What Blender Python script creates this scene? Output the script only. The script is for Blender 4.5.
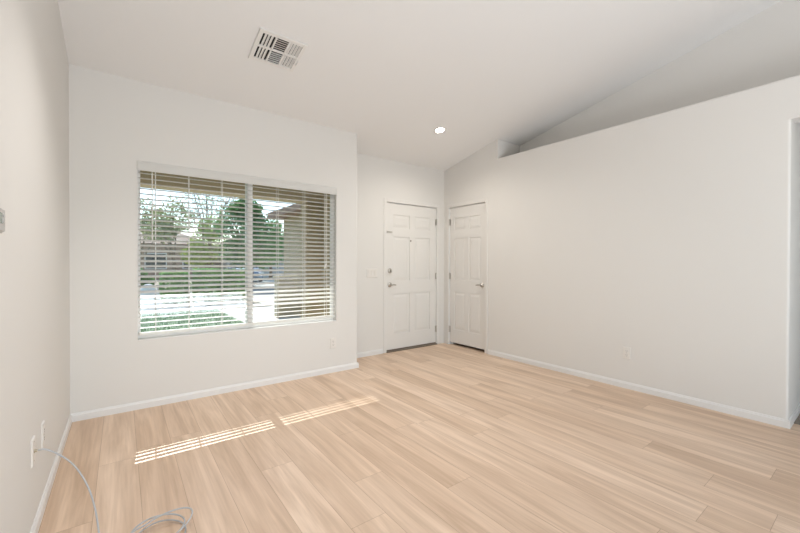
import bpy, math, random
from mathutils import Vector, Matrix
SC = bpy.context.scene
COL = SC.collection
for o in list(bpy.data.objects):
    bpy.data.objects.remove(o)
random.seed(4)

# ------------------------------------------------------------------ camera
YAW, PIT, ROLL, CAMH = 0.6424, 0.0071, 0.0025, 1.2
cam_data = bpy.data.cameras.new('camera')
cam = bpy.data.objects.new('camera', cam_data)
COL.objects.link(cam)
cam_data.sensor_width = 36.0
cam_data.lens = 372.44 / 800 * 36.0
cam_data.clip_start = 0.02
cam.matrix_world = (Matrix.Translation((0, 0, CAMH)) @ Matrix.Rotation(-YAW, 4, 'Z')
                    @ Matrix.Rotation(math.pi / 2 - PIT, 4, 'X') @ Matrix.Rotation(ROLL, 4, 'Z'))
SC.camera = cam

# ------------------------------------------------------------------ view, sky, sun, area lights
SC.view_settings.view_transform = 'Standard'
SC.view_settings.look = 'None'
SC.view_settings.gamma = 1.0
SC.view_settings.use_curve_mapping = False
SC.view_settings.exposure = 0.45
SUN_DIR = Vector((-0.062, -1.0, -0.86)).normalized()
w = bpy.data.worlds.new('sky'); SC.world = w; w.use_nodes = True
nt = w.node_tree
sky = nt.nodes.new('ShaderNodeTexSky')
sky.sky_type = 'NISHITA'; sky.sun_disc = False
sky.sun_elevation = math.asin(-SUN_DIR.z)
sky.sun_rotation = math.atan2(-SUN_DIR.x, -SUN_DIR.y)
sky.dust_density = 0.4
bg = nt.nodes['Background']
bg.inputs['Strength'].default_value = 0.21
nt.links.new(sky.outputs[0], bg.inputs['Color'])

def lamp(name, kind, loc, direction, energy, color=(1, 1, 1), **kw):
    d = bpy.data.lights.new(name, kind)
    d.energy = energy; d.color = color
    for k, v in kw.items():
        setattr(d, k, v)
    o = bpy.data.objects.new(name, d); COL.objects.link(o)
    o.location = loc
    o.rotation_euler = Vector(direction).to_track_quat('-Z', 'Y').to_euler()
    return o
lamp('sun', 'SUN', (0, 8, 12), SUN_DIR, 4.8, (1, 0.97, 0.93), angle=0.003)
# area fills added out of view to brighten the room
lamp('fill_back', 'AREA', (1.8, -2.50, 1.45), (0.0, 1, 0.30), 4, (0.96, 0.98, 1), shape='RECTANGLE', size=3.6, size_y=2.4)
lamp('fill_side', 'AREA', (3.80, -1.95, 1.30), (-1, 0.75, 0.15), 9, (0.96, 0.98, 1), shape='RECTANGLE', size=1.0, size_y=2.2)
lamp('fill_uplight', 'AREA', (1.2, -2.1, 0.25), (0.05, 0.72, 1), 76, (0.85, 0.92, 1), shape='RECTANGLE', size=2.6, size_y=0.7, spread=math.radians(155))  # added uplight near the floor, brightens the ceiling

# added spot without a fixture, brightens the floor and wall on the left
lamp('downlight_or_fill', 'SPOT', (0.62, 1.95, 3.0), (-0.02, 0.12, -1), 72, (1, 0.97, 0.94), spot_size=math.radians(104), spot_blend=0.9, shadow_soft_size=0.08)

lamp('downlight_or_fill', 'SPOT', (2.05, 1.55, 3.10), (0.28, 0.40, -1), 26, (1, 0.97, 0.94), spot_size=math.radians(110), spot_blend=1.0, shadow_soft_size=0.08)  # another added spot, no fixture, lifts the lower right wall

# ------------------------------------------------------------------ materials
MATS = {}
def mat(name, color, rough=0.6, metal=0.0, bump=0.0, bscale=200.0, var=0.0, vscale=8.0, spec=0.5, emit=0.0):
    if name in MATS: return MATS[name]
    m = bpy.data.materials.new(name); m.use_nodes = True
    t = m.node_tree; b = t.nodes['Principled BSDF']
    b.inputs['Base Color'].default_value = (*color, 1)
    b.inputs['Roughness'].default_value = rough
    b.inputs['Metallic'].default_value = metal
    b.inputs['Specular IOR Level'].default_value = spec
    tc = t.nodes.new('ShaderNodeTexCoord')
    if var > 0:
        n = t.nodes.new('ShaderNodeTexNoise'); n.inputs['Scale'].default_value = vscale
        n.inputs['Detail'].default_value = 5
        r = t.nodes.new('ShaderNodeValToRGB')
        r.color_ramp.elements[0].position = 0.3; r.color_ramp.elements[1].position = 0.7
        r.color_ramp.elements[0].color = (*[c * (1 - var) for c in color], 1)
        r.color_ramp.elements[1].color = (*[min(1, c * (1 + var)) for c in color], 1)
        t.links.new(tc.outputs['Object'], n.inputs['Vector'])
        t.links.new(n.outputs['Fac'], r.inputs['Fac'])
        t.links.new(r.outputs['Color'], b.inputs['Base Color'])
    if bump > 0:
        n2 = t.nodes.new('ShaderNodeTexNoise'); n2.inputs['Scale'].default_value = bscale
        n2.inputs['Detail'].default_value = 3
        bp = t.nodes.new('ShaderNodeBump'); bp.inputs['Strength'].default_value = bump
        bp.inputs['Distance'].default_value = 0.002
        t.links.new(tc.outputs['Object'], n2.inputs['Vector'])
        t.links.new(n2.outputs['Fac'], bp.inputs['Height'])
        t.links.new(bp.outputs['Normal'], b.inputs['Normal'])
    if emit > 0:
        b.inputs['Emission Color'].default_value = (*color, 1)
        b.inputs['Emission Strength'].default_value = emit
    MATS[name] = m
    return m
WALL = mat('wall_paint', (0.76, 0.735, 0.70), 0.75, bump=0.25, bscale=160, spec=0.25)
CEIL = mat('ceiling_paint', (0.82, 0.805, 0.785), 0.8, bump=0.25, bscale=120, spec=0.2)
TRIM = mat('white_trim', (0.80, 0.785, 0.765), 0.4)
DOORW = mat('door_paint', (0.77, 0.745, 0.71), 0.42)
VINYL = mat('white_vinyl', (0.88, 0.855, 0.83), 0.4)
SLAT = mat('blind_white', (0.88, 0.865, 0.835), 0.45)
_t = SLAT.node_tree; _tl = _t.nodes.new('ShaderNodeBsdfTranslucent'); _tl.inputs['Color'].default_value = (0.88, 0.865, 0.835, 1)
_mx = _t.nodes.new('ShaderNodeMixShader'); _mx.inputs[0].default_value = 0.32
_t.links.new(_t.nodes['Principled BSDF'].outputs[0], _mx.inputs[1]); _t.links.new(_tl.outputs[0], _mx.inputs[2])
_t.links.new(_mx.outputs[0], _t.nodes['Material Output'].inputs[0])
CORD = mat('cord_white', (0.80, 0.78, 0.74), 0.7)
PLATE = mat('plate_plastic', (0.78, 0.745, 0.70), 0.35)
SLOT = mat('dark_slot', (0.05, 0.045, 0.04), 0.6)
NICKEL = mat('satin_nickel', (0.55, 0.52, 0.48), 0.3, metal=1.0)
BRONZE = mat('dark_bronze', (0.22, 0.18, 0.14), 0.5, metal=0.3)
PANE0 = mat('display_grey', (0.30, 0.32, 0.29), 0.25)
DARK = mat('duct_shade', (0.025, 0.024, 0.022), 0.9)
VENTW = mat('vent_white', (0.80, 0.775, 0.74), 0.45)
CABLE = mat('cable_grey', (0.46, 0.465, 0.48), 0.4)
BRASS = mat('connector', (0.6, 0.55, 0.42), 0.3, metal=1.0)
CORRFLOOR = mat('corridor_dark_floor', (0.30, 0.25, 0.21), 0.95, bump=1.0, bscale=350, var=0.15, vscale=90)
LENS = mat('lamp_lens', (1.0, 0.93, 0.80), 0.5, emit=22.0)
STUCCO = mat('tan_stucco', (0.34, 0.275, 0.165), 0.9, bump=0.6, bscale=40, var=0.05)
SOFFIT = mat('tan_soffit', (0.44, 0.36, 0.24), 0.85, var=0.04)
TILE = mat('roof_tile', (0.30, 0.20, 0.15), 0.85, bump=1.0, bscale=12, var=0.2, vscale=3)
CONC = mat('concrete', (0.66, 0.63, 0.57), 0.9, var=0.05, vscale=2, bump=0.3, bscale=60)
GRAVEL = mat('gravel', (0.34, 0.29, 0.23), 0.95, var=0.2, vscale=14, bump=1.0, bscale=30)
ASPH = mat('asphalt', (0.33, 0.31, 0.28), 0.95, var=0.1, vscale=10)
LAWN = mat('lawn_soil', (0.22, 0.30, 0.18), 0.95, var=0.25, vscale=9)
BLADE = mat('grass_blade', (0.24, 0.37, 0.20), 0.7, var=0.2, vscale=4)
BARK = mat('bark', (0.22, 0.16, 0.12), 0.9, var=0.25, vscale=12)
ROCK = mat('pale_rock', (0.85, 0.83, 0.79), 0.9, var=0.1, vscale=4, bump=1.0, bscale=14)

def glass():
    m = bpy.data.materials.new('window_glass'); m.use_nodes = True
    t = m.node_tree; t.nodes.clear()
    o = t.nodes.new('ShaderNodeOutputMaterial'); mx = t.nodes.new('ShaderNodeMixShader')
    tr = t.nodes.new('ShaderNodeBsdfTransparent'); gl = t.nodes.new('ShaderNodeBsdfGlossy')
    gl.inputs['Roughness'].default_value = 0.02
    tr.inputs['Color'].default_value = (0.93, 0.96, 0.95, 1)
    fr = t.nodes.new('ShaderNodeFresnel'); fr.inputs['IOR'].default_value = 1.35
    t.links.new(fr.outputs[0], mx.inputs[0]); t.links.new(tr.outputs[0], mx.inputs[1])
    t.links.new(gl.outputs[0], mx.inputs[2]); t.links.new(mx.outputs[0], o.inputs[0])
    return m
GLASS = glass()

def plank_floor():
    m = bpy.data.materials.new('oak_plank_floor'); m.use_nodes = True
    t = m.node_tree; N = t.nodes; L = t.links; b = N['Principled BSDF']
    tc = N.new('ShaderNodeTexCoord')
    def math_(op, a, bb=None, cc=None):
        x = N.new('ShaderNodeMath'); x.operation = op
        for k, v in enumerate((a, bb, cc)):
            if v is None: continue
            if hasattr(v, 'links'): L.new(v, x.inputs[k])
            else: x.inputs[k].default_value = v
        return x.outputs[0]
    PW, PL = 0.188, 1.52
    s0 = N.new('ShaderNodeSeparateXYZ'); L.new(tc.outputs['Object'], s0.inputs[0])
    u = math_('MULTIPLY', math_('SUBTRACT', s0.outputs['X'], 0.078), 1/PW)
    row = math_('FLOOR', u); fu = math_('FRACT', u)
    wn = N.new('ShaderNodeTexWhiteNoise'); wn.noise_dimensions = '1D'; L.new(row, wn.inputs['W'])
    v = math_('ADD', math_('MULTIPLY', s0.outputs['Y'], 1/PL), math_('MULTIPLY', wn.outputs['Value'], 7.0))
    colm = math_('FLOOR', v); fv = math_('FRACT', v)
    cv = N.new('ShaderNodeCombineXYZ'); L.new(row, cv.inputs['X']); L.new(colm, cv.inputs['Y'])
    rnd = N.new('ShaderNodeTexWhiteNoise'); rnd.noise_dimensions = '2D'; L.new(cv.outputs[0], rnd.inputs['Vector'])
    dx = math_('MULTIPLY', math_('MINIMUM', fu, math_('SUBTRACT', 1.0, fu)), PW)
    dy = math_('MULTIPLY', math_('MINIMUM', fv, math_('SUBTRACT', 1.0, fv)), PL)
    sr = N.new('ShaderNodeMapRange'); sr.inputs['From Min'].default_value = 0.0004; sr.inputs['From Max'].default_value = 0.0016
    L.new(math_('MINIMUM', dx, dy), sr.inputs['Value'])
    seam_out = sr.outputs[0]; rnd_out = rnd.outputs['Value']
    # grain coordinates: stretched along the plank, shifted for every plank
    sep = N.new('ShaderNodeSeparateXYZ'); L.new(tc.outputs['Object'], sep.inputs[0])
    sh = N.new('ShaderNodeMath'); sh.operation = 'MULTIPLY'; sh.inputs[1].default_value = 37.0
    L.new(rnd_out, sh.inputs[0])
    cmb = N.new('ShaderNodeCombineXYZ')
    ay = N.new('ShaderNodeMath'); ay.operation = 'ADD'
    L.new(sep.outputs['Y'], ay.inputs[0]); L.new(sh.outputs[0], ay.inputs[1])
    L.new(sep.outputs['X'], cmb.inputs['X']); L.new(ay.outputs[0], cmb.inputs['Y']); L.new(sh.outputs[0], cmb.inputs['Z'])
    def grain(sx, sy, det, dist, lo, hi):
        mm = N.new('ShaderNodeMapping'); mm.inputs['Scale'].default_value = (sx, sy, 1)
        L.new(cmb.outputs[0], mm.inputs['Vector'])
        n = N.new('ShaderNodeTexNoise'); n.inputs['Scale'].default_value = 1.0
        n.inputs['Detail'].default_value = det; n.inputs['Distortion'].default_value = dist
        L.new(mm.outputs[0], n.inputs['Vector'])
        r = N.new('ShaderNodeMapRange'); r.inputs['From Min'].default_value = lo; r.inputs['From Max'].default_value = hi
        L.new(n.outputs['Fac'], r.inputs['Value'])
        return r
    g1 = grain(10, 0.75, 7, 1.2, 0.33, 0.66)      # broad cathedral figure
    g2 = grain(90, 3.0, 5, 0.4, 0.25, 0.75)      # fine pores
    def mix(a, bb, f, mode='MIX'):
        x = N.new('ShaderNodeMix'); x.data_type = 'RGBA'; x.blend_type = mode
        for sock, v in ((x.inputs['A'], a), (x.inputs['B'], bb), (x.inputs['Factor'], f)):
            if hasattr(v, 'links'): L.new(v, sock)
            elif isinstance(v, tuple): sock.default_value = (*v, 1)
            else: sock.default_value = v
        return x.outputs['Result']
    base = mix((0.755, 0.57, 0.425), (0.85, 0.67, 0.525), rnd_out)
    fig = mix((0.80, 0.75, 0.70), (1.06, 1.06, 1.06), g1.outputs[0])
    c = mix(base, fig, 1.0, 'MULTIPLY')
    pore = mix((0.88, 0.86, 0.84), (1.03, 1.03, 1.03), g2.outputs[0])
    c = mix(c, pore, 1.0, 'MULTIPLY')
    sm = mix((0.62, 0.56, 0.50), (1, 1, 1), seam_out)
    c = mix(c, sm, 1.0, 'MULTIPLY')
    L.new(c, b.inputs['Base Color'])
    b.inputs['Roughness'].default_value = 0.42
    b.inputs['Specular IOR Level'].default_value = 0.4
    bp = N.new('ShaderNodeBump'); bp.inputs['Strength'].default_value = 0.25; bp.inputs['Distance'].default_value = 0.001
    L.new(seam_out, bp.inputs['Height']); L.new(bp.outputs['Normal'], b.inputs['Normal'])
    return m
FLOOR = plank_floor()

def leaf_mat(name, c1, c2):
    m = bpy.data.materials.new(name); m.use_nodes = True
    t = m.node_tree; b = t.nodes['Principled BSDF']
    tc = t.nodes.new('ShaderNodeTexCoord'); n = t.nodes.new('ShaderNodeTexNoise')
    n.inputs['Scale'].default_value = 3.5
    r = t.nodes.new('ShaderNodeValToRGB')
    r.color_ramp.elements[0].color = (*c1, 1); r.color_ramp.elements[1].color = (*c2, 1)
    r.color_ramp.elements[0].position = 0.35; r.color_ramp.elements[1].position = 0.65
    t.links.new(tc.outputs['Object'], n.inputs['Vector']); t.links.new(n.outputs['Fac'], r.inputs['Fac'])
    t.links.new(r.outputs[0], b.inputs['Base Color'])
    b.inputs['Roughness'].default_value = 0.6
    tl = t.nodes.new('ShaderNodeBsdfTranslucent'); t.links.new(r.outputs[0], tl.inputs['Color'])
    mx = t.nodes.new('ShaderNodeMixShader'); mx.inputs[0].default_value = 0.4
    o = t.nodes['Material Output']
    t.links.new(b.outputs[0], mx.inputs[1]); t.links.new(tl.outputs[0], mx.inputs[2]); t.links.new(mx.outputs[0], o.inputs[0])
    return m

# ------------------------------------------------------------------ mesh helpers
class MB:
    def __init__(s): s.v = []; s.f = []; s.smooth = []
    def add(s, verts, faces, smooth=False):
        k = len(s.v); s.v += [tuple(p) for p in verts]
        s.f += [[i + k for i in f] for f in faces]; s.smooth += [smooth] * len(faces)
    def box(s, x0, x1, y0, y1, z0, z1):
        s.add([(x0,y0,z0),(x1,y0,z0),(x1,y1,z0),(x0,y1,z0),(x0,y0,z1),(x1,y0,z1),(x1,y1,z1),(x0,y1,z1)],
              [(0,3,2,1),(4,5,6,7),(0,1,5,4),(1,2,6,5),(2,3,7,6),(3,0,4,7)])
    def hexa(s, p):        # 8 points, bottom ring then top ring
        s.add(p, [(0,3,2,1),(4,5,6,7),(0,1,5,4),(1,2,6,5),(2,3,7,6),(3,0,4,7)])
    def prism(s, poly, f0, f1, smooth=False):   # poly of 2D points, f0/f1 map them to 3D
        n = len(poly)
        s.add([f0(*p) for p in poly] + [f1(*p) for p in poly],
              [list(range(n))[::-1], list(range(n, 2*n))] + [[i, (i+1) % n, n+(i+1) % n, n+i] for i in range(n)])
        if smooth:
            for i in range(n): s.smooth[-1-i] = True
    def tube(s, pts, r, n=8, cap=True):
        pts = [Vector(p) for p in pts]; rs = r if isinstance(r, (list, tuple)) else [r]*len(pts)
        rings = []; up = None
        for i, p in enumerate(pts):
            d = (pts[min(i+1, len(pts)-1)] - pts[max(i-1, 0)]).normalized()
            if up is None:
                up = Vector((0,0,1)) if abs(d.z) < .9 else Vector((1,0,0))
            a = d.cross(up)
            if a.length < 1e-5: a = d.orthogonal()
            a.normalize(); up = a.cross(d).normalized()
            rings.append([p + (a*math.cos(2*math.pi*k/n) + up*math.sin(2*math.pi*k/n))*rs[i] for k in range(n)])
        vs = [q for rg in rings for q in rg]; fs = []
        for i in range(len(pts)-1):
            for k in range(n):
                fs.append((i*n+k, i*n+(k+1) % n, (i+1)*n+(k+1) % n, (i+1)*n+k))
        s.add(vs, fs, True)
        if cap:
            m = len(pts)-1
            s.add(rings[0], [list(range(n))[::-1]]); s.add(rings[m], [list(range(n))])
    def lathe(s, prof, M=Matrix(), n=24, smooth=True, caps=True):     # prof: (radius, height) along local +Z
        vs = []; fs = []
        for r, h in prof:
            for k in range(n):
                a = 2*math.pi*k/n; vs.append(M @ Vector((r*math.cos(a), r*math.sin(a), h)))
        for i in range(len(prof)-1):
            for k in range(n):
                fs.append((i*n+k, i*n+(k+1) % n, (i+1)*n+(k+1) % n, (i+1)*n+k))
        s.add(vs, fs, smooth)
        if caps and prof[0][0] > 1e-6: s.add(vs[:n], [list(range(n))[::-1]])
        if caps and prof[-1][0] > 1e-6: s.add(vs[-n:], [list(range(n))])
    def build(s, name, material, parent=None, bevel=0.0, loc=None):
        me = bpy.data.meshes.new(name); me.from_pydata(s.v, [], s.f); me.materials.append(material)
        me.polygons.foreach_set('use_smooth', s.smooth)
        me.update()
        o = bpy.data.objects.new(name, me); COL.objects.link(o)
        if parent: o.parent = parent
        if loc: o.location = loc
        if bevel > 0:
            b = o.modifiers.new('bevel', 'BEVEL'); b.width = bevel; b.segments = 2; b.limit_method = 'ANGLE'
        return o
def tag(o, label, cat, group=None, kind=None):
    if label: o['label'] = label
    if cat: o['category'] = cat
    if group: o['group'] = group
    if kind: o['kind'] = kind
    return o
def empty(name, loc=(0,0,0), rz=0.0):
    o = bpy.data.objects.new(name, None); COL.objects.link(o)
    o.location = loc; o.rotation_euler = (0, 0, rz); o.empty_display_size = 0.1
    return o
def struct(o, label=None):
    o['kind'] = 'structure'
    if label: o['label'] = label
    return o
def rounded(x0, x1, y0, y1, r, corners):
    """rectangle outline, counter-clockwise, with the named corners rounded"""
    pts = []
    for (cx, cy, a0, key) in ((x0,y0,180,'sw'), (x1,y0,270,'se'), (x1,y1,0,'ne'), (x0,y1,90,'nw')):
        if key in corners:
            ox = cx + (r if 'w' in key else -r); oy = cy + (r if 's' in key else -r)
            for k in range(9):
                a = math.radians(a0 + 90*k/8); pts.append((ox + r*math.cos(a), oy + r*math.sin(a)))
        else: pts.append((cx, cy))
    return pts
def spline(pts, n=8):
    P = [Vector(p) for p in pts]; out = []
    for i in range(len(P)-1):
        a, b, c, d = P[max(i-1,0)], P[i], P[i+1], P[min(i+2, len(P)-1)]
        for k in range(n):
            t = k/n
            out.append(0.5*((2*b) + (c-a)*t + (2*a-5*b+4*c-d)*t*t + (3*b-a-3*c+d)*t**3))
    out.append(P[-1]); return out

# ------------------------------------------------------------------ the room
XL, YW, XC, YD, XR = -0.312, 3.731, 2.182, 4.124, 3.918
YS, XB, ZS, YE = 3.124, 4.392, 2.573, 0.474
YB = -2.6; XO = 6.0; T = 0.15; ZH = 2.266; YO = -1.3
SL = -0.2235
def cz(y): return 2.6905 + SL*(y - YW)
WX0, WX1, WZ0, WZ1 = 0.1066, 1.9101, 0.563, 2.034

m = MB(); m.box(XL-T, XO+T, YB-T, YD+T, -0.12, 0)
struct(m.build('floor', FLOOR))
m = MB(); m.box(XR+T, XO, YO, YE, 0.0005, 0.008)  # thin slab, darker brown than the main floor
struct(m.build('floor_corridor', CORRFLOOR), 'darker floor of the corridor beyond the opening')
m = MB()
for y0, y1 in ((YB-T, YD+T),):
    m.hexa([(XL-T,y0,cz(y0)),(XO+T,y0,cz(y0)),(XO+T,y1,cz(y1)),(XL-T,y1,cz(y1)),
            (XL-T,y0,cz(y0)+.2),(XO+T,y0,cz(y0)+.2),(XO+T,y1,cz(y1)+.2),(XL-T,y1,cz(y1)+.2)])
struct(m.build('ceiling', CEIL), 'sloping white vaulted ceiling')
E_ = 0.05   # walls run this far up into the ceiling slab
def colx(m, x0, x1, y0, y1, z0, z1=None):      # a wall piece, up to the sloping ceiling when z1 is None
    if z1 is None:
        m.hexa([(x0,y0,z0),(x1,y0,z0),(x1,y1,z0),(x0,y1,z0),
                (x0,y0,cz(y0)+E_),(x1,y0,cz(y0)+E_),(x1,y1,cz(y1)+E_),(x0,y1,cz(y1)+E_)])
    else: m.box(x0, x1, y0, y1, z0, z1)
m = MB(); colx(m, XL-T, XL, YB, YD+T, 0); struct(m.build('wall_left', WALL))
# window wall, with the opening, and the bullnose corner at its right end
m = MB()
colx(m, XL, WX0, YW, YW+T, 0)
colx(m, WX0, WX1, YW, YW+T, 0, WZ0); colx(m, WX0, WX1, YW, YW+T, WZ1)
colx(m, WX1, XC-T, YW, YW+T, 0)
m.prism(rounded(XC-T, XC, YW, YD+T, 0.018, ('se',)), lambda x, y: (x, y, 0), lambda x, y: (x, y, cz(y)+E_))
struct(m.build('wall_front', WALL))
# entry wall with the front door opening
DX0, DX1, DZ = 2.862, 3.768, 2.03
m = MB()
colx(m, XC, DX0-.02, YD, YD+T, 0); colx(m, DX0-.02, DX1+.02, YD, YD+T, DZ+.012); colx(m, DX1+.02, XO, YD, YD+T, 0)
struct(m.build('wall_entry', WALL))
# right wall: closet door opening, plant shelf edge, corridor opening
CY0, CY1 = 3.328, 4.010
m = MB(); X1 = XR + T
colx(m, XR, X1, CY1+.015, YD, 0); colx(m, XR, X1, CY0-.015, CY1+.015, DZ+.012); colx(m, XR, X1, YS, CY0-.015, 0)
m.prism(rounded(XR, X1, YE, YE+.2, 0.018, ('sw',)), lambda x, y: (x, y, 0), lambda x, y: (x, y, ZH))
m.box(XR, X1, YE+.2, YS, 0, ZH)
# upper band with a softly rounded top edge
def band(m, y0, y1, z0, z1, r=.012):
    pl = [(XR, z0), (X1, z0), (X1, z1)] + [(XR + r - r*math.sin(math.radians(90*k/6)), z1 - r + r*math.cos(math.radians(90*k/6))) for k in range(7)]
    m.prism(pl, lambda x, z: (x, y0, z), lambda x, z: (x, y1, z))
band(m, YB, YS, ZH, ZS)
m.box(XR, X1, YB, YO, 0, ZH)
struct(m.build('wall_right', WALL))
m = MB(); m.box(X1, XB, YB, YS, ZS-.12, ZS-.002)
struct(m.build('trim_1', WALL), 'plant shelf on top of the right wall')
m = MB(); colx(m, XB, XB+.12, YB, YS, ZS-.12); colx(m, X1, XB+.12, YS, YS+.12, ZS-.12)
struct(m.build('wall_upper', WALL), 'upper wall set back above the plant shelf')
m = MB(); m.box(X1, XO, YE, YE+.12, 0, 2.45); struct(m.build('wall_corridor', WALL))
m = MB(); m.box(X1, XO, YO-.12, YO, 0, 2.45); struct(m.build('wall_corridor_near', WALL))
m = MB(); m.box(X1, XO, YO-.12, YE+.12, 2.452, 2.55); struct(m.build('ceiling_corridor', CEIL))
m = MB(); colx(m, XO, XO+T, YB, YD+T, 0); struct(m.build('wall_outer', WALL))
m = MB()
BX0, BX1, BZ = 0.0, 3.6, 2.6
colx(m, XL-T, BX0, YB-T, YB, 0); colx(m, BX0, BX1, YB-T, YB, BZ); colx(m, BX1, XO, YB-T, YB, 0)
struct(m.build('wall_back', WALL))
r = struct(empty('window_2', ((BX0+BX1)/2, YB-.08, 0)), 'glazed patio doors in the back wall')
m = MB()
for x in (-1.8, -.6, .6, 1.8):
    m.box(x-.03, x+.03, -.03, .03, 0, BZ)
m.box(-1.8, 1.8, -.03, .03, 0, .06); m.box(-1.8, 1.8, -.03, .03, BZ-.06, BZ)
m.build('window_frame', VINYL, r)
for x in (-1.2, 0, 1.2):
    m = MB(); m.box(x-.57, x+.57, -.004, .004, .06, BZ-.06); m.build('glass_pane', GLASS, r)

# baseboards: flat board with a small eased top
BH, BT = 0.062, 0.012
prof = [(0, 0), (BT, 0), (BT, BH-.016), (BT-.004, BH-.010), (BT-.005, BH-.003), (BT-.008, BH), (0, BH)]
def base_x(name, x0, x1, y, sgn):      # runs along X against a wall at y; sgn = -1: sticks out towards -Y
    m = MB(); m.prism(prof, lambda d, z: (x0, y+sgn*d, z), lambda d, z: (x1, y+sgn*d, z))
    return struct(m.build(name, TRIM))
def base_y(name, y0, y1, x, sgn):
    m = MB(); m.prism(prof, lambda d, z: (x+sgn*d, y0, z), lambda d, z: (x+sgn*d, y1, z))
    return struct(m.build(name, TRIM))
base_y('baseboard_left', YB, YW, XL, 1)
base_x('baseboard_front', XL, XC, YW, -1)
base_y('baseboard_vestibule', YW-BT, YD, XC, 1)
base_x('baseboard_entry', XC, DX0-.062, YD, -1)
base_y('baseboard_right', YE, CY0-.058, XR, -1)
base_x('baseboard_corridor', XR-BT, XO, YE, -1)

# ------------------------------------------------------------------ doors
def door(root, W, H, gap, knob_side, has_bolt, label_handle):
    """local frame: X across the opening from the left as seen from the room, Y into the wall, Z up; leaf face at y = 0.02"""
    # jamb and casing
    m = MB()
    cw, ct = 0.050, 0.009
    m.box(-cw, -.004, -ct, 0, 0, H+cw+.008); m.box(W+.004, W+cw, -ct, 0, 0, H+cw+.008)
    m.box(-.004, W+.004, -ct, 0, H+.008, H+cw+.008)
    m.build('door_casing', DOORW, root, bevel=.004)
    m = MB()
    m.box(-.0145, -.003, 0, .145, 0, H+.010); m.box(W+.003, W+.0145, 0, .145, 0, H+.010); m.box(-.003, W+.003, 0, .145, H+.004, H+.010)
    m.box(-.003, .012, .064, .085, 0, H); m.box(W-.012, W+.003, .064, .085, 0, H); m.box(.012, W-.012, .064, .085, H-.010, H+.004)
    m.build('door_jamb', TRIM, root)
    # six-panel leaf
    y0, y1, rec = 0.018, 0.060, 0.009
    k = W/0.9
    xs = [.115*k, .405*k, .495*k, .785*k]
    zs = [(.235, .79), (.965, 1.575), (1.69, 1.875)]
    m = MB()
    m.box(0, W, y0+rec, y1, gap, H)
    m.box(0, xs[0], y0, y0+rec, gap, H); m.box(xs[1], xs[2], y0, y0+rec, gap, H); m.box(xs[3], W, y0, y0+rec, gap, H)
    for a, b in ((xs[0], xs[1]), (xs[2], xs[3])):
        zz = [gap] + [q for z in zs for q in z] + [H]
        for i in range(0, len(zz), 2): m.box(a, b, y0, y0+rec, zz[i], zz[i+1])
        for z0, z1 in zs:       # sticking slope and raised field
            g, e = .012, .046
            m.hexa([(a+g,y0+rec,z0+g),(b-g,y0+rec,z0+g),(b-g,y0+rec,z1-g),(a+g,y0+rec,z1-g),
                    (a+e,y0+.003,z0+e),(b-e,y0+.003,z0+e),(b-e,y0+.003,z1-e),(a+e,y0+.003,z1-e)])
    leaf = m.build('door_leaf', DOORW, root)
    # hinges on the other side
    hx = W+.001 if knob_side == 'left' else -.001
    for z in (.23, 1.02, 1.82):
        m = MB(); m.tube([(hx, .004, z-.045), (hx, .004, z+.045)], .0065, 10)
        m.tube([(hx, .004, z+.045), (hx, .004, z+.052)], [.0065, .003], 10)
        s = -1 if knob_side == 'left' else 1
        m.box(min(hx, hx+s*.016), max(hx, hx+s*.016), .0145, .0185, z-.045, z+.045)
        m.build('hinge', NICKEL, root)
    # lever
    kx = .062 if knob_side == 'left' else W-.062
    s = 1 if knob_side == 'left' else -1
    R = Matrix.Translation((kx, y0, .915)) @ Matrix.Rotation(math.pi/2, 4, 'X')
    m = MB(); m.lathe([(.033, 0), (.033, .006), (.028, .011), (.012, .013), (.012, .045)], R)
    p = [(kx, y0-.045, .915), (kx+s*.012, y0-.052, .915), (kx+s*.03, y0-.054, .917), (kx+s*.052, y0-.052, .914), (kx+s*.070, y0-.047, .911)]
    m.tube(spline(p, 4), .0095, 10)
    tag(m.build('lever_handle', NICKEL, leaf), label_handle, None)
    return leaf
d1 = struct(empty('door_1', (DX0, YD, 0)), 'white six-panel front door on the entry wall')
W1 = DX1 - DX0
lf = door(d1, W1, DZ, .022, 'left', True, 'satin nickel lever handle')
m = MB(); R = Matrix.Translation((.062, .018, 1.105)) @ Matrix.Rotation(math.pi/2, 4, 'X')
m.lathe([(.033, 0), (.033, .008), (.027, .016), (.010, .018)], R); m.box(.055, .069, -.022, .004, 1.087, 1.123)
tag(m.build('deadbolt', NICKEL, lf), 'satin nickel deadbolt thumb turn', None)
m = MB(); R = Matrix.Translation((W1*.47, .018, 1.525)) @ Matrix.Rotation(math.pi/2, 4, 'X')
m.lathe([(.011, 0), (.011, .004), (.006, .005), (.005, .003), (0.0, .003)], R, 14)
tag(m.build('peephole', BRONZE, lf), 'small dark peephole', None)
m = MB(); m.box(.004, .098, .004, .018, 1.628, 1.640); m.box(-.012, .012, .002, .018, 1.622, 1.646)
tag(m.build('door_guard', NICKEL, lf), 'slim swing bar door guard', None)
m = MB(); m.box(-.003, W1+.003, -.02, .12, 0.0005, .014); m.box(0, W1, .014, .024, .014, .030)
tag(m.build('threshold', BRONZE, d1), 'dark metal threshold', None)

d2 = struct(empty('door_2', (XR, CY1, 0), -math.pi/2), 'white six-panel closet door on the right wall')
door(d2, CY1-CY0, DZ, .040, 'right', False, 'satin nickel lever handle')

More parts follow.
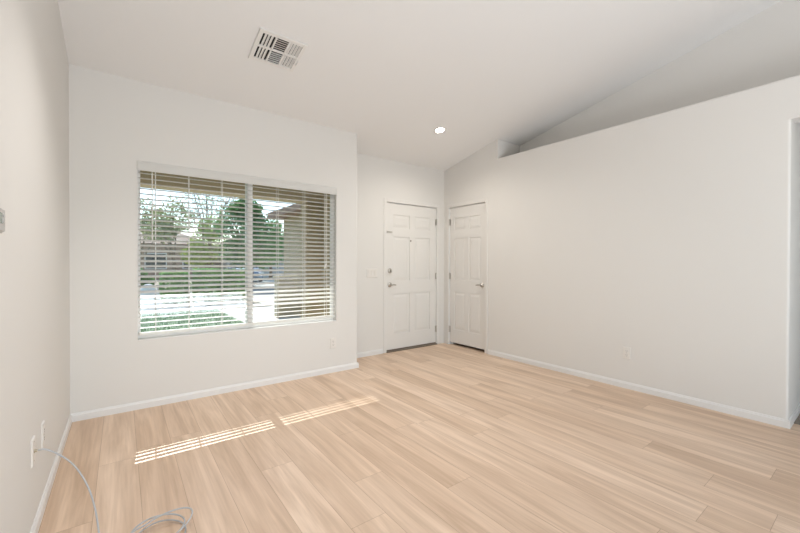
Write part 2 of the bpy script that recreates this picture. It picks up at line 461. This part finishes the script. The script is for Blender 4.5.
# ------------------------------------------------------------------ the window
wr = struct(empty('window_1', ((WX0+WX1)/2, YW+.095, 0)), 'wide two-pane slider window with white vinyl frame')
hw = (WX1-WX0)/2
MXC = 1.005 - (WX0+WX1)/2
m = MB(); q = .012
m.box(-hw, -hw+q, -.024, .024, WZ0, WZ1); m.box(hw-q, hw, -.024, .024, WZ0, WZ1)
m.box(-hw+q, hw-q, -.024, .024, WZ0, WZ0+.025); m.box(-hw+q, hw-q, -.024, .024, WZ1-q, WZ1)
m.build('window_frame', VINYL, wr)
st, ms = .010, .047
for (a, b, sa, sb, y) in ((-hw+q, MXC+.030, st, ms, -.012), (MXC-.030, hw-q, ms, st, .012)):
    m = MB()
    m.box(a, a+sa, y-.011, y+.011, WZ0+.025, WZ1-q); m.box(b-sb, b, y-.011, y+.011, WZ0+.025, WZ1-q)
    m.box(a+sa, b-sb, y-.011, y+.011, WZ0+.025, WZ0+.042); m.box(a+sa, b-sb, y-.011, y+.011, WZ1-.035, WZ1-q)
    f = m.build('sash', VINYL, wr)
    m = MB(); m.box(a+sa, b-sb, y-.003, y+.003, WZ0+.042, WZ1-.035); m.build('glass_pane', GLASS, f)
m = MB(); m.box(WX0-(WX0+WX1)/2+.0005, hw-.0005, -.0935, -.024, WZ0+.0004, WZ0+.006)
m.build('window_sill', TRIM, wr)

# ------------------------------------------------------------------ horizontal blind
bl = tag(empty('window_blind', ((WX0+WX1)/2, YW, WZ0)), 'wide white horizontal slat blind hanging open in the large window', 'window blind')
cx = (WX0+WX1)/2
SY = .042; TILT0 = math.radians(19)
m = MB(); m.box(-hw-.003, hw+.003, -.010, .002, WZ1-WZ0-.072, WZ1-WZ0+.004)

m.build('valance', SLAT, bl, bevel=.004)
m = MB(); m.box(-hw+.008, hw-.008, .016, .066, WZ1-WZ0-.052, WZ1-WZ0-.004)
m.build('headrail', SLAT, bl, bevel=.002)
m = MB()
PITCH = 0.043; z = 0.098; zs = []
while z < WZ1-WZ0-.058:
    zs.append(z); z += PITCH
L0, L1 = -hw+.010, hw-.010
for k, z in enumerate(zs):
    TILT = TILT0 if z + WZ0 > .78 else math.radians(1.5)     # the lowest slats lie flatter
    pts = []
    for i in range(7):
        u = -1+2*i/6
        pts.append((u*.025, .0018*(1-u*u)))
    top = [(SY + u*math.cos(TILT) - c*math.sin(TILT), z + u*math.sin(TILT) + c*math.cos(TILT)) for u, c in pts]
    bot = [(SY + u*math.cos(TILT) - (c-.0026)*math.sin(TILT), z + u*math.sin(TILT) + (c-.0026)*math.cos(TILT)) for u, c in pts]
    j = random.uniform(-.0015, .0015)
    m.prism(top + bot[::-1], lambda y, zz: (L0+j, y, zz), lambda y, zz: (L1+j, y, zz))
m.build('slats', SLAT, bl)
m = MB(); m.hexa([(L0,SY-.025,.036),(L1,SY-.025,.042),(L1,SY+.025,.042),(L0,SY+.025,.036),
                  (L0,SY-.025,.058),(L1,SY-.025,.064),(L1,SY+.025,.064),(L0,SY+.025,.058)])
rail = m.build('bottom_rail', SLAT, bl, bevel=.003)
for x in (.30, .66, 1.43, 1.72):
    m = MB(); m.box(x-cx-.009, x-cx+.009, SY-.030, SY-.0245, .043+.003*(x-cx), .056+.003*(x-cx)); m.build('rail_button', SLAT, rail)
LAD = [.233, .481, .751, 1.0, 1.268, 1.55, 1.80]
for x in LAD:
    m = MB()
    for sgn in (-1, 1):
        m.box(x-cx-.0022, x-cx+.0022, SY+sgn*.0265-.0007, SY+sgn*.0265+.0007, .055, WZ1-WZ0-.05)
    for z in zs:
        m.tube([(x-cx, SY-.0262, z-.008), (x-cx, SY+.0262, z+.004)], .0007, 4, False)
    m.build('ladder_cord', CORD, bl)
m = MB(); xw = .208-cx
m.tube([(xw, .008, WZ1-WZ0-.07), (xw, .008, .86)], .0042, 8); m.tube([(xw, .008, .86), (xw, .008, .82)], [.006, .0045], 8)
m.build('tilt_wand', CORD, bl)
m = MB(); xw = 1.775-cx
m.tube([(xw, .006, WZ1-WZ0-.07), (xw, .006, .62)], .0013, 6); m.tube([(xw+.012, .006, WZ1-WZ0-.07), (xw+.012, .006, .64)], .0013, 6)
m.lathe([(.002, 0), (.006, .006), (.007, .03), (.003, .04)], Matrix.Translation((xw, .006, .58)), 10)
m.lathe([(.002, 0), (.006, .006), (.007, .03), (.003, .04)], Matrix.Translation((xw+.012, .006, .60)), 10)
m.build('lift_cord', CORD, bl)

# ------------------------------------------------------------------ outlets and switches (local: X across, Y out of the wall is -Y, Z up)
def rot_plate(loc, rz): return loc, rz
def plate_mesh(w_, h_):
    m = MB()
    e = .004
    m.hexa([(-w_/2,-.0005,-h_/2),(w_/2,-.0005,-h_/2),(w_/2,-.0005,h_/2),(-w_/2,-.0005,h_/2),
            (-w_/2+e,-.007,-h_/2+e),(w_/2-e,-.007,-h_/2+e),(w_/2-e,-.007,h_/2-e),(-w_/2+e,-.007,h_/2-e)])
    return m
def outlet(label, loc, rz):
    r = tag(empty('wall_outlet', loc, rz), label, 'outlet', 'duplex outlets low on the walls')
    plate_mesh(.072, .117).build('cover_plate', PLATE, r)
    for z in (-.0195, .0195):
        m = MB(); m.prism(rounded(-.017, .017, z-.0145, z+.0145, .006, ('sw','se','ne','nw')), lambda x, q: (x, -.0068, q), lambda x, q: (x, -.0088, q))
        s = m.build('socket', PLATE, r)
        m = MB()
        m.box(-.0075, -.0052, -.0092, -.0086, z-.001, z+.008); m.box(.0052, .0075, -.0092, -.0086, z, z+.007)
        m.lathe([(.0026, 0), (.0026, .0005)], Matrix.Translation((0, -.0087, z-.008)) @ Matrix.Rotation(math.pi/2, 4, 'X'), 10)
        m.build('slot_holes', SLOT, s)
    m = MB(); m.lathe([(.003, 0), (.0025, .0012)], Matrix.Translation((0, -.007, 0)) @ Matrix.Rotation(math.pi/2, 4, 'X'), 10)
    m.build('screw', NICKEL, r)
    return r
outlet('white duplex outlet low on the long right wall', (XR, 1.564, .342), -math.pi/2)
outlet('white duplex outlet on the window wall below the right end of the window', (1.87, YW, .324), 0)
outlet('white outlet plate low on the left wall, the one farther back with no cable', (XL, 2.498, .362), math.pi/2)
cp = tag(empty('cable_plate', (XL, 2.244, .382), math.pi/2), 'white wall plate low on the left wall with a grey cable plugged in', 'wall plate')
plate_mesh(.072, .117).build('cover_plate', PLATE, cp)
m = MB(); R = Matrix.Translation((0, -.0068, 0)) @ Matrix.Rotation(math.pi/2, 4, 'X')
m.lathe([(.0085, 0), (.0085, .003), (.0055, .0035), (.0055, .010)], R, 6, False)
m.build('jack', BRASS, cp)
for z in (-.042, .042):
    m = MB(); m.lathe([(.003, 0), (.0025, .0012)], Matrix.Translation((0, -.007, z)) @ Matrix.Rotation(math.pi/2, 4, 'X'), 10)
    m.build('screw', NICKEL, cp)
sw = tag(empty('light_switch', (2.628, YD, 1.078)), 'white wide multi-gang light switch plate left of the front door', 'light switch')
plate_mesh(.165, .115).build('cover_plate', PLATE, sw)
for x in (-.046, 0, .046):
    m = MB(); m.prism([(-.0335,-.0068),(-.0335,-.0085),(.0335,-.0115),(.0335,-.0068)], lambda z, y: (x-.0165, y, z), lambda z, y: (x+.0165, y, z))
    m.build('rocker', PLATE, sw)
ts = tag(empty('thermostat', (XL, 1.668, 1.335), math.pi/2), 'small grey wall control on the left wall at the left edge of the photo', 'thermostat')
TG = mat('thermostat_grey', (0.50, 0.475, 0.45), 0.5)
m = MB(); m.box(-.062, .062, -.004, .001, -.040, .040); m.build('back_plate', TG, ts)
m = MB(); m.hexa([(-.060,-.004,-.038),(.060,-.004,-.038),(.060,-.004,.038),(-.060,-.004,.038),(-.054,-.013,-.033),(.054,-.013,-.033),(.054,-.013,.033),(-.054,-.013,.033)])
bd = m.build('body', TG, ts)
m = MB(); m.box(-.036, .018, -.0136, -.0128, -.012, .022); m.build('display', PANE0, bd)
for z in (-.004, .014):
    m = MB(); m.box(.028, .044, -.0150, -.0128, z-.005, z+.005); m.build('button', TG, bd)

# ------------------------------------------------------------------ ceiling vent (local frame follows the ceiling slope; -Z is down into the room)
va = math.atan(SL)
vy = 2.925; vx = .986
vr = tag(empty('ceiling_vent', (vx, vy, cz(vy))), 'white louvred air register on the sloping ceiling', 'air vent')
vr.rotation_euler = (va, 0, 0)
VW, VH = .18, .165
m = MB(); m.box(-VW+.02, VW-.02, -VH+.02, VH-.02, -.004, -.001); m.build('duct_shade_plate', DARK, vr)  # flat plate coloured dark for the shade inside the duct
cols = [(-.150, -.056), (-.044, .044), (.056, .150)]; rows = [(-.135, -.008), (.008, .135)]
m = MB(); zb, zt = -.016, -.001
xs = [-VW] + [q for c in cols for q in c] + [VW]
for i in range(0, len(xs), 2): m.box(xs[i], xs[i+1], -VH, VH, zb, zt)
for a, b in cols:
    m.box(a, b, -VH, rows[0][0], zb, zt); m.box(a, b, rows[0][1], rows[1][0], zb, zt); m.box(a, b, rows[1][1], VH, zb, zt)
m.build('vent_frame', VENTW, vr, bevel=.002)
def bank(c, r, along, n, tilt, th=.0012):
    m = MB(); (x0, x1), (y0, y1) = c, r
    L = .0125
    for k in range(n):
        t_ = (k+.5)/n if tilt > .3 else (k+1)/(n+1)
        s, cc = math.sin(tilt)*L, math.cos(tilt)*L
        if along == 'y':
            x = x0 + (x1-x0)*t_
            pl = [(x-s-th, zt-.003-0), (x-s+th, zt-.003), (x+s+th, zt-.003-cc), (x+s-th, zt-.003-cc)]
            m.prism(pl, lambda a, z: (a, y0, z), lambda a, z: (a, y1, z))
        else:
            y = y0 + (y1-y0)*t_
            pl = [(y-s-.0012, zt-.003), (y-s+.0012, zt-.003), (y+s+.0012, zt-.003-cc), (y+s-.0012, zt-.003-cc)]
            m.prism(pl, lambda a, z: (x0, a, z), lambda a, z: (x1, a, z))
    m.build('louver_bank', VENTW, vr)
R_ = math.radians
for r in rows: bank(cols[0], r, 'y', 3, R_(-30), .0042)
bank(cols[1], rows[0], 'x', 5, R_(-40)); bank(cols[1], rows[1], 'x', 5, R_(-6))
for r in rows: bank(cols[2], r, 'y', 4, R_(32))
m = MB(); m.box(VW-.012, VW-.004, .03, .07, zb-.012, zb); m.build('damper_lever', VENTW, vr)

# ------------------------------------------------------------------ recessed downlight
lx, ly = 3.038, 3.273
dl = tag(empty('recessed_light', (lx, ly, cz(ly))), 'round glowing recessed downlight in the ceiling', 'ceiling light')
dl.rotation_euler = (va, 0, 0)
m = MB(); m.lathe([(.050, -.001), (.078, -.001), (.078, -.004), (.070, -.009), (.054, -.007), (.050, -.004)], n=32, caps=False)
m.build('trim_ring', VENTW, dl)
m = MB(); m.lathe([(.0, -.0035), (.050, -.0035), (.050, -.0015), (0, -.0015)], n=32); m.build('lens', LENS, dl)
lamp('downlight_or_fill', 'SPOT', (lx, ly, cz(ly)-.03), (0, 0, -1), 27, (1, .94, .85), spot_size=R_(150), spot_blend=1.0, shadow_soft_size=.05)

# ------------------------------------------------------------------ cable from the plate, across and into a loose coil
P = [(XL+.018, 2.244, .382), (XL+.045, 2.243, .378), (XL+.095, 2.235, .338), (XL+.145, 2.20, .288), (XL+.190, 2.13, .222), (XL+.218, 2.05, .16),
     (XL+.235, 1.96, .10), (XL+.245, 1.87, .05), (XL+.262, 1.78, .014), (XL+.29, 1.70, .0062), (XL+.35, 1.70, .0062)]
c0 = Vector((.120, 1.915, 0))
th0 = math.radians(235)
turns = 3.1; n = 60
for k in range(n+1):
    t_ = k/n; a = th0 + t_*turns*2*math.pi
    ra = .128 - .018*math.sin(3.1*t_*5); rb = .088 + .018*math.sin(2.3*t_*6+.6)
    x = ra*math.cos(a); y = rb*math.sin(a)
    rot = .45 + .35*math.sin(t_*5.0); 
    z = .0065 + .012*t_*3 + .028*max(0, math.sin(a-.4+t_*2))*t_*1.5
    P.append((c0.x + x*math.cos(rot) - y*math.sin(rot), c0.y + x*math.sin(rot) + y*math.cos(rot), z))
m = MB(); m.tube(spline(P, 6), .0034, 8)
tag(m.build('coaxial_cable', CABLE), 'light grey cable running from the left wall plate to a loose coil on the floor', 'cable')

# ------------------------------------------------------------------ outside: ground, porch, garage
GZ = -0.12
def ground(name, mt, x0, x1, y0, y1, z, label):
    m = MB(); m.box(x0, x1, y0, y1, z-.08, z); return struct(m.build(name, mt), label)
ground('ground', GRAVEL, -60, 90, YD+T, 120, GZ-.03, 'tan gravel yard outside')
ground('porch_floor', CONC, -4, 4.1, YW+T, 6.1, GZ, 'concrete porch floor outside the window')
ground('walkway', CONC, 2.2, 4.1, 6.1, 11.6, GZ, 'pale concrete walkway to the porch')
ground('driveway', CONC, 3.75, 9.6, 11.6, 15.6, GZ, 'pale concrete driveway')
ground('sidewalk', CONC, -30, 3.75, 11.9, 12.6, GZ, 'pale concrete path across the front yard')
ground('driveway', CONC, 6.2, 13, 21.0, 36, GZ, 'pale concrete driveway across the street')
ground('street', ASPH, -60, 80, 15.6, 21.0, GZ-.02, 'grey asphalt street')
lw = ground('lawn', LAWN, -6, 2.2, 6.1, 11.9, GZ, 'green front lawn')
gv, gf = [], []
for k in range(15000):
    x = random.uniform(-3, 2.15); y = random.uniform(6.2, 11.85); h_ = random.uniform(.03, .06)
    a = random.uniform(0, 6.28); dx, dy = .006*math.cos(a), .006*math.sin(a); q = len(gv)
    lx_, ly_ = random.uniform(-.02, .02), random.uniform(-.02, .02)
    gv += [(x-dx, y-dy, GZ), (x+dx, y+dy, GZ), (x+lx_, y+ly_, GZ+h_)]; gf.append((q, q+1, q+2))
m = MB(); m.add(gv, gf)
tag(m.build('grass', BLADE), 'short green grass on the front lawn', 'grass', kind='stuff')
# porch roof, beam and pillar
m = MB(); m.box(-4, 4.1, YD+T+.001, 5.07, 2.40, 2.52); m.box(-4, XC-T-.001, YW+T+.001, YD+T+.001, 2.40, 2.52); struct(m.build('ceiling_porch', SOFFIT), 'tan porch ceiling')
m = MB(); m.box(-4, 4.1, 4.84, 5.07, 2.045, 2.40); struct(m.build('trim_2', SOFFIT), 'tan stucco porch beam')
m = MB(); m.box(2.03, 2.55, 4.84, 5.07, GZ, 2.045)
struct(m.build('wall_pillar', STUCCO, bevel=.02), 'tan stucco porch pillar')
m = MB(); m.box(-4, XL-T, YW, YW+T, GZ, 2.40); m.box(XC-T-.012, XC-T, YW+T, YD+T+.012, GZ, 2.40)
m.box(XL-T, WX0, YW+T, YW+T+.012, GZ, 2.40); m.box(WX0, WX1, YW+T, YW+T+.012, GZ, WZ0); m.box(WX1, XC-T-.012, YW+T, YW+T+.012, GZ, 2.40); m.box(WX0, WX1, YW+T, YW+T+.012, WZ1, 2.40)
struct(m.build('wall_porch', STUCCO), 'tan stucco house wall beside the window')
m = MB(); m.box(4.1, 10, YD+T, 11.6, GZ, 2.75); struct(m.build('wall_garage', STUCCO), 'tan stucco garage wall beyond the pillar')
m = MB(); m.hexa([(3.72,YD+T,2.62),(10.4,YD+T,2.62),(10.4,12.0,2.62),(3.72,12.0,2.62),(3.72,YD+T,2.80),(10.4,YD+T,2.80),(10.4,12.0,2.80),(3.72,12.0,2.80)])
m.hexa([(3.78,YD+T,2.80),(10.3,YD+T,2.80),(10.3,11.95,2.80),(3.78,11.95,2.80),(7,YD+T,3.15),(7.1,YD+T,3.15),(7.1,8.7,3.15),(7,8.7,3.15)])
struct(m.build('ceiling_garage', TILE), 'brown tiled garage roof')
m = MB(); m.box(3.02, 4.1, 9.0, 9.2, GZ, .84); m.box(2.99, 4.1, 8.97, 9.23, .84, .89)
tag(m.build('garden_wall', mat('pale_stucco', (0.58, 0.48, 0.33), 0.9, bump=0.6, bscale=40)), 'low tan stucco garden wall beside the walkway', 'garden wall')

# ------------------------------------------------------------------ plants
def leaves(center, rad, n, size, shell=.45, seed=0, box=False):
    rd = random.Random(seed); vs, fs = [], []
    for k in range(n):
        if box:
            p = Vector([rd.uniform(-1, 1) for _ in range(3)])
            ax = rd.randrange(3); p[ax] = math.copysign(rd.uniform(.82, 1), p[ax])
            p = p * (1 - .12*(abs(p.x*p.y*p.z)))
            if p.z < -.98: continue
        else:
            d = Vector([rd.gauss(0, 1) for _ in range(3)]).normalized()
            bumpy = 1 + .16*math.sin(5*d.x+seed)*math.sin(4*d.y+2*seed) + .1*math.sin(9*d.z+seed)
            p = d * bumpy * (shell + (1-shell)*rd.random()**.5)
        c = Vector((center[0]+p.x*rad[0], center[1]+p.y*rad[1], center[2]+p.z*rad[2]))
        a = Vector([rd.gauss(0, 1) for _ in range(3)]).normalized(); b = a.orthogonal().normalized()
        b = (b*math.cos(k) + a.cross(b)*math.sin(k))
        s = size*rd.uniform(.6, 1.3); q = len(vs)
        vs += [c - a*s, c + b*s*.45, c + a*s, c - b*s*.45]; fs.append((q, q+1, q+2, q+3))
    return vs, fs
DKG = leaf_mat('dark_green_leaf', (0.087, 0.203, 0.072), (0.189, 0.362, 0.116))
YLG = leaf_mat('yellow_green_leaf', (0.29, 0.392, 0.102), (0.522, 0.609, 0.174))
OLV = leaf_mat('olive_leaf', (0.232, 0.275, 0.131), (0.435, 0.45, 0.217))
PAL = leaf_mat('pale_leaf', (0.362, 0.478, 0.348), (0.609, 0.696, 0.493))
HDG = leaf_mat('hedge_leaf', (0.174, 0.362, 0.145), (0.362, 0.58, 0.232))
def tree(name, label, cat, x, y, h_trunk, blobs, n, size, lm, seed, bare=False):
    t = tag(empty(name, (x, y, GZ)), label, cat, 'trees across the front yard')
    m = MB(); rd = random.Random(seed)
    m.tube(spline([(0,0,0), (.05,.0,h_trunk*.5), (0,.05,h_trunk)], 4), [.16-.07*i/8 for i in range(9)], 8)
    for (bx, by, bz), rad in blobs:
        for k in range(5 if bare else 3):
            e = Vector((bx+rd.uniform(-.8,.8)*rad[0], by+rd.uniform(-.8,.8)*rad[1], bz+rd.uniform(-.5,.8)*rad[2]))
            mid = Vector((0,0,h_trunk))*.5 + e*.5 + Vector((rd.uniform(-.2,.2), rd.uniform(-.2,.2), .1))
            pts = spline([(0,.05,h_trunk*.97), mid, e], 4)
            m.tube(pts, [.06*(1-.8*i/(len(pts)-1)) for i in range(len(pts))], 6)
            if bare:
                for q in range(6):
                    s0 = mid.lerp(e, rd.random()); e2 = s0 + Vector((rd.gauss(0,.5), rd.gauss(0,.5), rd.uniform(.1,.7)))
                    m.tube([s0, (s0+e2)/2 + Vector((0,0,.08)), e2], [.022, .015, .006], 5)
    m.build('trunk', BARK, t)
    m = MB()
    for i, (c, rad) in enumerate(blobs):
        v, f = leaves(c, rad, n, size, seed=seed*7+i); m.add(v, f)
    m.build('foliage', lm, t)
    return t
tree('shade_tree', 'dense dark green tree beyond the driveway', 'tree', 6.0, 22.5, 1.7, [((-.5,0,3.4),(1.3,1.3,1.3)), ((.7,.2,3.0),(1.3,1.2,1.3)), ((0,0,2.0),(1.7,1.4,.9)), ((-.2,.2,4.4),(.9,.9,.7))], 2600, .10, DKG, 3)
tree('shade_tree', 'smaller dark green tree farther off beside the garage corner', 'tree', 10.0, 31.5, 1.5, [((0,0,3.2),(1.4,1.1,1.4)), ((.9,0,2.4),(1.2,1,1.2)), ((-.6,0,1.9),(1.2,1,1.1))], 1800, .11, DKG, 15)
tree('yellow_green_tree', 'bright yellow-green bushy tree left of the dense dark tree', 'tree', 4.3, 26.0, 1.0, [((0,0,2.4),(1.1,.8,1.1)), ((.3,.2,3.5),(.9,.6,.8)), ((-.6,0,1.8),(.9,.7,.8))], 2000, .07, YLG, 5)
tree('olive_tree', 'olive toned tree with round crown in front of the brown house', 'tree', 2.5, 26.0, 1.6, [((0,0,4.0),(1.1,.9,1.0)), ((-.6,.1,3.2),(.9,.8,.7))], 1500, .08, OLV, 8)
tree('low_olive_tree', 'low spreading olive tree at the far left of the window view', 'tree', .9, 30.0, 1.2, [((0,0,4.6),(1.4,1.0,1.0)), ((1.2,.1,4.0),(1.3,.9,.9)), ((-1.4,0,4.0),(1.2,1,1.1))], 1300, .09, OLV, 9)
tree('bare_tree', 'tall sparse tree with thin bare branches against the sky', 'tree', 5.3, 31.0, 3.0, [((0,0,7.0),(2.4,1.6,1.5)), ((1.3,0,5.8),(1.7,1.2,1.2)), ((-1.2,.2,5.6),(1.5,1.,1.2))], 520, .085, PAL, 12, True)
def shrub(label, x, y, rad, seed, lm, box=True, n=5200):
    t = tag(empty('clipped_shrub', (x, y, GZ)), label, 'shrub', 'shrubs in the front yard')
    m = MB(); rd = random.Random(seed)
    for k in range(5):
        m.tube([(rd.uniform(-.1,.1), rd.uniform(-.1,.1), -.02), (rd.uniform(-.6,.6)*rad[0], rd.uniform(-.6,.6)*rad[1], rad[2]*1.3)], [.02, .008], 5)
    m.build('stem', BARK, t)
    m = MB(); v, f = leaves((0,0,rad[2]+.02), rad, n, .05, seed=seed, box=box); m.add(v, f); m.build('foliage', lm, t)
shrub('clipped green hedge shrub beside the pale boulder, leftmost of three', 1.38, 14.0, (.40, .40, .52), 21, HDG)
shrub('clipped green hedge shrub in the middle of the three', 2.36, 14.2, (.42, .40, .56), 22, HDG)
shrub('clipped green hedge shrub nearest the driveway, rightmost of three', 3.30, 14.4, (.38, .40, .54), 23, HDG)
shrub('dark rounded shrub low at the far left of the window view', .45, 14.7, (.4, .4, .55), 24, DKG, False)
def rock(label, x, y, rx, ry, h_, seed):
    rd = random.Random(seed); m = MB(); n, k = 18, 9; vs, fs = [], []
    for i in range(k+1):
        ph = math.pi/2*i/k
        for j in range(n):
            a = 2*math.pi*j/n; q = 1 + .10*math.sin(3*a+seed) + .06*math.sin(5*a+2*seed+i)
            vs.append((rx*q*math.cos(a)*math.cos(ph), ry*q*math.sin(a)*math.cos(ph), h_*math.sin(ph)*(1+.05*math.sin(2*a)*math.cos(ph))))
    for i in range(k):
        for j in range(n): fs.append((i*n+j, i*n+(j+1) % n, (i+1)*n+(j+1) % n, (i+1)*n+j))
    m.add(vs, fs, True)
    tag(m.build('boulder', ROCK, loc=(x, y, GZ-.03)), label, 'boulder', 'pale boulders in the front yard')
rock('large pale rounded boulder at the left end of the hedge shrubs', .62, 13.1, .34, .3, .75, 1)
rock('small pale boulder in front of the hedge shrubs', 1.93, 13.0, .15, .14, .42, 2)

# ------------------------------------------------------------------ houses across the street
HW1 = mat('brown_house_wall', (0.42, 0.30, 0.235), 0.9, var=.06)
HW2 = mat('grey_house_wall', (0.55, 0.52, 0.49), 0.9, var=.05)
GDOOR = mat('grey_garage_door', (0.50, 0.51, 0.52), 0.6)
PANE = mat('dark_pane', (0.06, 0.08, 0.10), 0.1)
def house(label, x0, x1, y, d, hz, wallm, wins, gd=None):
    h = tag(empty('house', ((x0+x1)/2, y, GZ)), label, 'house', 'houses across the street')
    hw_ = (x1-x0)/2
    m = MB(); m.box(-hw_, hw_, 0, d, 0, hz); m.build('wall', wallm, h)
    m = MB(); o = .5
    m.hexa([(-hw_-o,-o,hz-.05),(hw_+o,-o,hz-.05),(hw_+o,d+o,hz-.05),(-hw_-o,d+o,hz-.05),
            (-hw_+2.5,d/2-.1,hz+1.5),(hw_-2.5,d/2-.1,hz+1.5),(hw_-2.5,d/2+.1,hz+1.5),(-hw_+2.5,d/2+.1,hz+1.5)])
    m.build('roof', TILE, h)
    for a, b, c, e in wins:
        m = MB(); x_ = a-(x0+x1)/2; w_ = b-a
        m.box(x_-.08, x_+w_+.08, -.06, .02, c-.08, e+.08); f = m.build('window_frame', TRIM, h)
        m = MB(); m.box(x_, x_+w_/2-.03, -.075, -.055, c, e); m.box(x_+w_/2+.03, x_+w_, -.075, -.055, c, e); m.build('pane', PANE, f)
    if gd:
        a, b, e = gd; m = MB()
        for k in range(4): m.box(a-(x0+x1)/2, b-(x0+x1)/2, -.05, .02, k*e/4+.01, (k+1)*e/4-.01)
        m.build('garage_door', GDOOR, h)
house('brown house with tiled roof across the street, left of the trees', -7, 6.3, 37, 9, 3.0, HW1, [(1.6,3.0,.9,2.1), (4.3,5.4,.9,2.1), (-3,-1.5,.9,2.1)])
house('grey house across the street behind the parked car', 7.6, 20, 36, 9, 2.9, HW2, [(14.5,16,.9,2.1)], (8.2, 12.4, 2.3))

# ------------------------------------------------------------------ parked car, nose towards the room
CARB = mat('car_paint', (0.30, 0.36, 0.46), 0.25, metal=.4)
RUB = mat('tyre', (0.03, 0.03, 0.03), 0.8)
LAMP = mat('headlamp', (0.8, 0.8, 0.8), 0.15)
car = tag(empty('parked_car', (7.35, 29.2, GZ+.0)), 'blue-grey car parked across the street facing the window', 'car')
m = MB()
secs = [(-2.2,.62,.35,.62), (-2.1,.78,.28,.74), (-1.3,.87,.25,.90), (-.75,.89,.25,.98), (1.6,.89,.25,1.02), (2.1,.84,.28,1.0), (2.25,.72,.4,.9)]
vs, fs = [], []
for (y, hw_, z0, z1) in secs:
    vs += [(-hw_*.9,y,z0),(hw_*.9,y,z0),(hw_,y,(z0+z1)/2),(hw_*.92,y,z1),(-hw_*.92,y,z1),(-hw_,y,(z0+z1)/2)]
for i in range(len(secs)-1):
    for k in range(6): fs.append((i*6+k, i*6+(k+1) % 6, (i+1)*6+(k+1) % 6, (i+1)*6+k))
fs += [[5,4,3,2,1,0], [len(vs)-6+k for k in range(6)]]
m.add(vs, fs)
m.hexa([(-.52,-.02,1.42),(.52,-.02,1.42),(.52,1.25,1.42),(-.52,1.25,1.42),(-.48,.1,1.47),(.48,.1,1.47),(.48,1.15,1.47),(-.48,1.15,1.47)])
for sx in (-1, 1):
    for (ya, za, yb, zb_) in ((-.85,.95,-.02,1.43), (.6,1.0,.6,1.43), (1.95,1.0,1.25,1.43)):
        m.tube([(sx*.78, ya, za), (sx*.53, yb, zb_)], .035, 6)
m.build('body', CARB, car, bevel=.02)
m = MB(); m.hexa([(-.76,-.82,.95),(.76,-.82,.95),(.76,1.9,.98),(-.76,1.9,.98),(-.52,0,1.42),(.52,0,1.42),(.52,1.24,1.42),(-.52,1.24,1.42)])
m.build('windows', PANE, car)
for sx in (-1, 1):
    for y in (-1.35, 1.4):
        m = MB(); m.lathe([(.18,-.1), (.31,-.1), (.33,-.06), (.33,.06), (.31,.1), (.18,.1)], Matrix.Translation((sx*.78, y, .33)) @ Matrix.Rotation(math.pi/2, 4, 'Y'), 20)
        wl = m.build('wheel', RUB, car)
        m = MB(); m.lathe([(.19,-.09), (.19,.09)], Matrix.Translation((sx*.78, y, .33)) @ Matrix.Rotation(math.pi/2, 4, 'Y'), 16); m.build('rim', NICKEL, wl)
    m = MB(); m.box(sx*.6-.17, sx*.6+.17, -2.2, -2.0, .58, .70); m.build('headlight', LAMP, car, bevel=.02)
m = MB(); m.box(-.4, .4, -2.23, -2.15, .42, .58); m.build('grille', RUB, car)
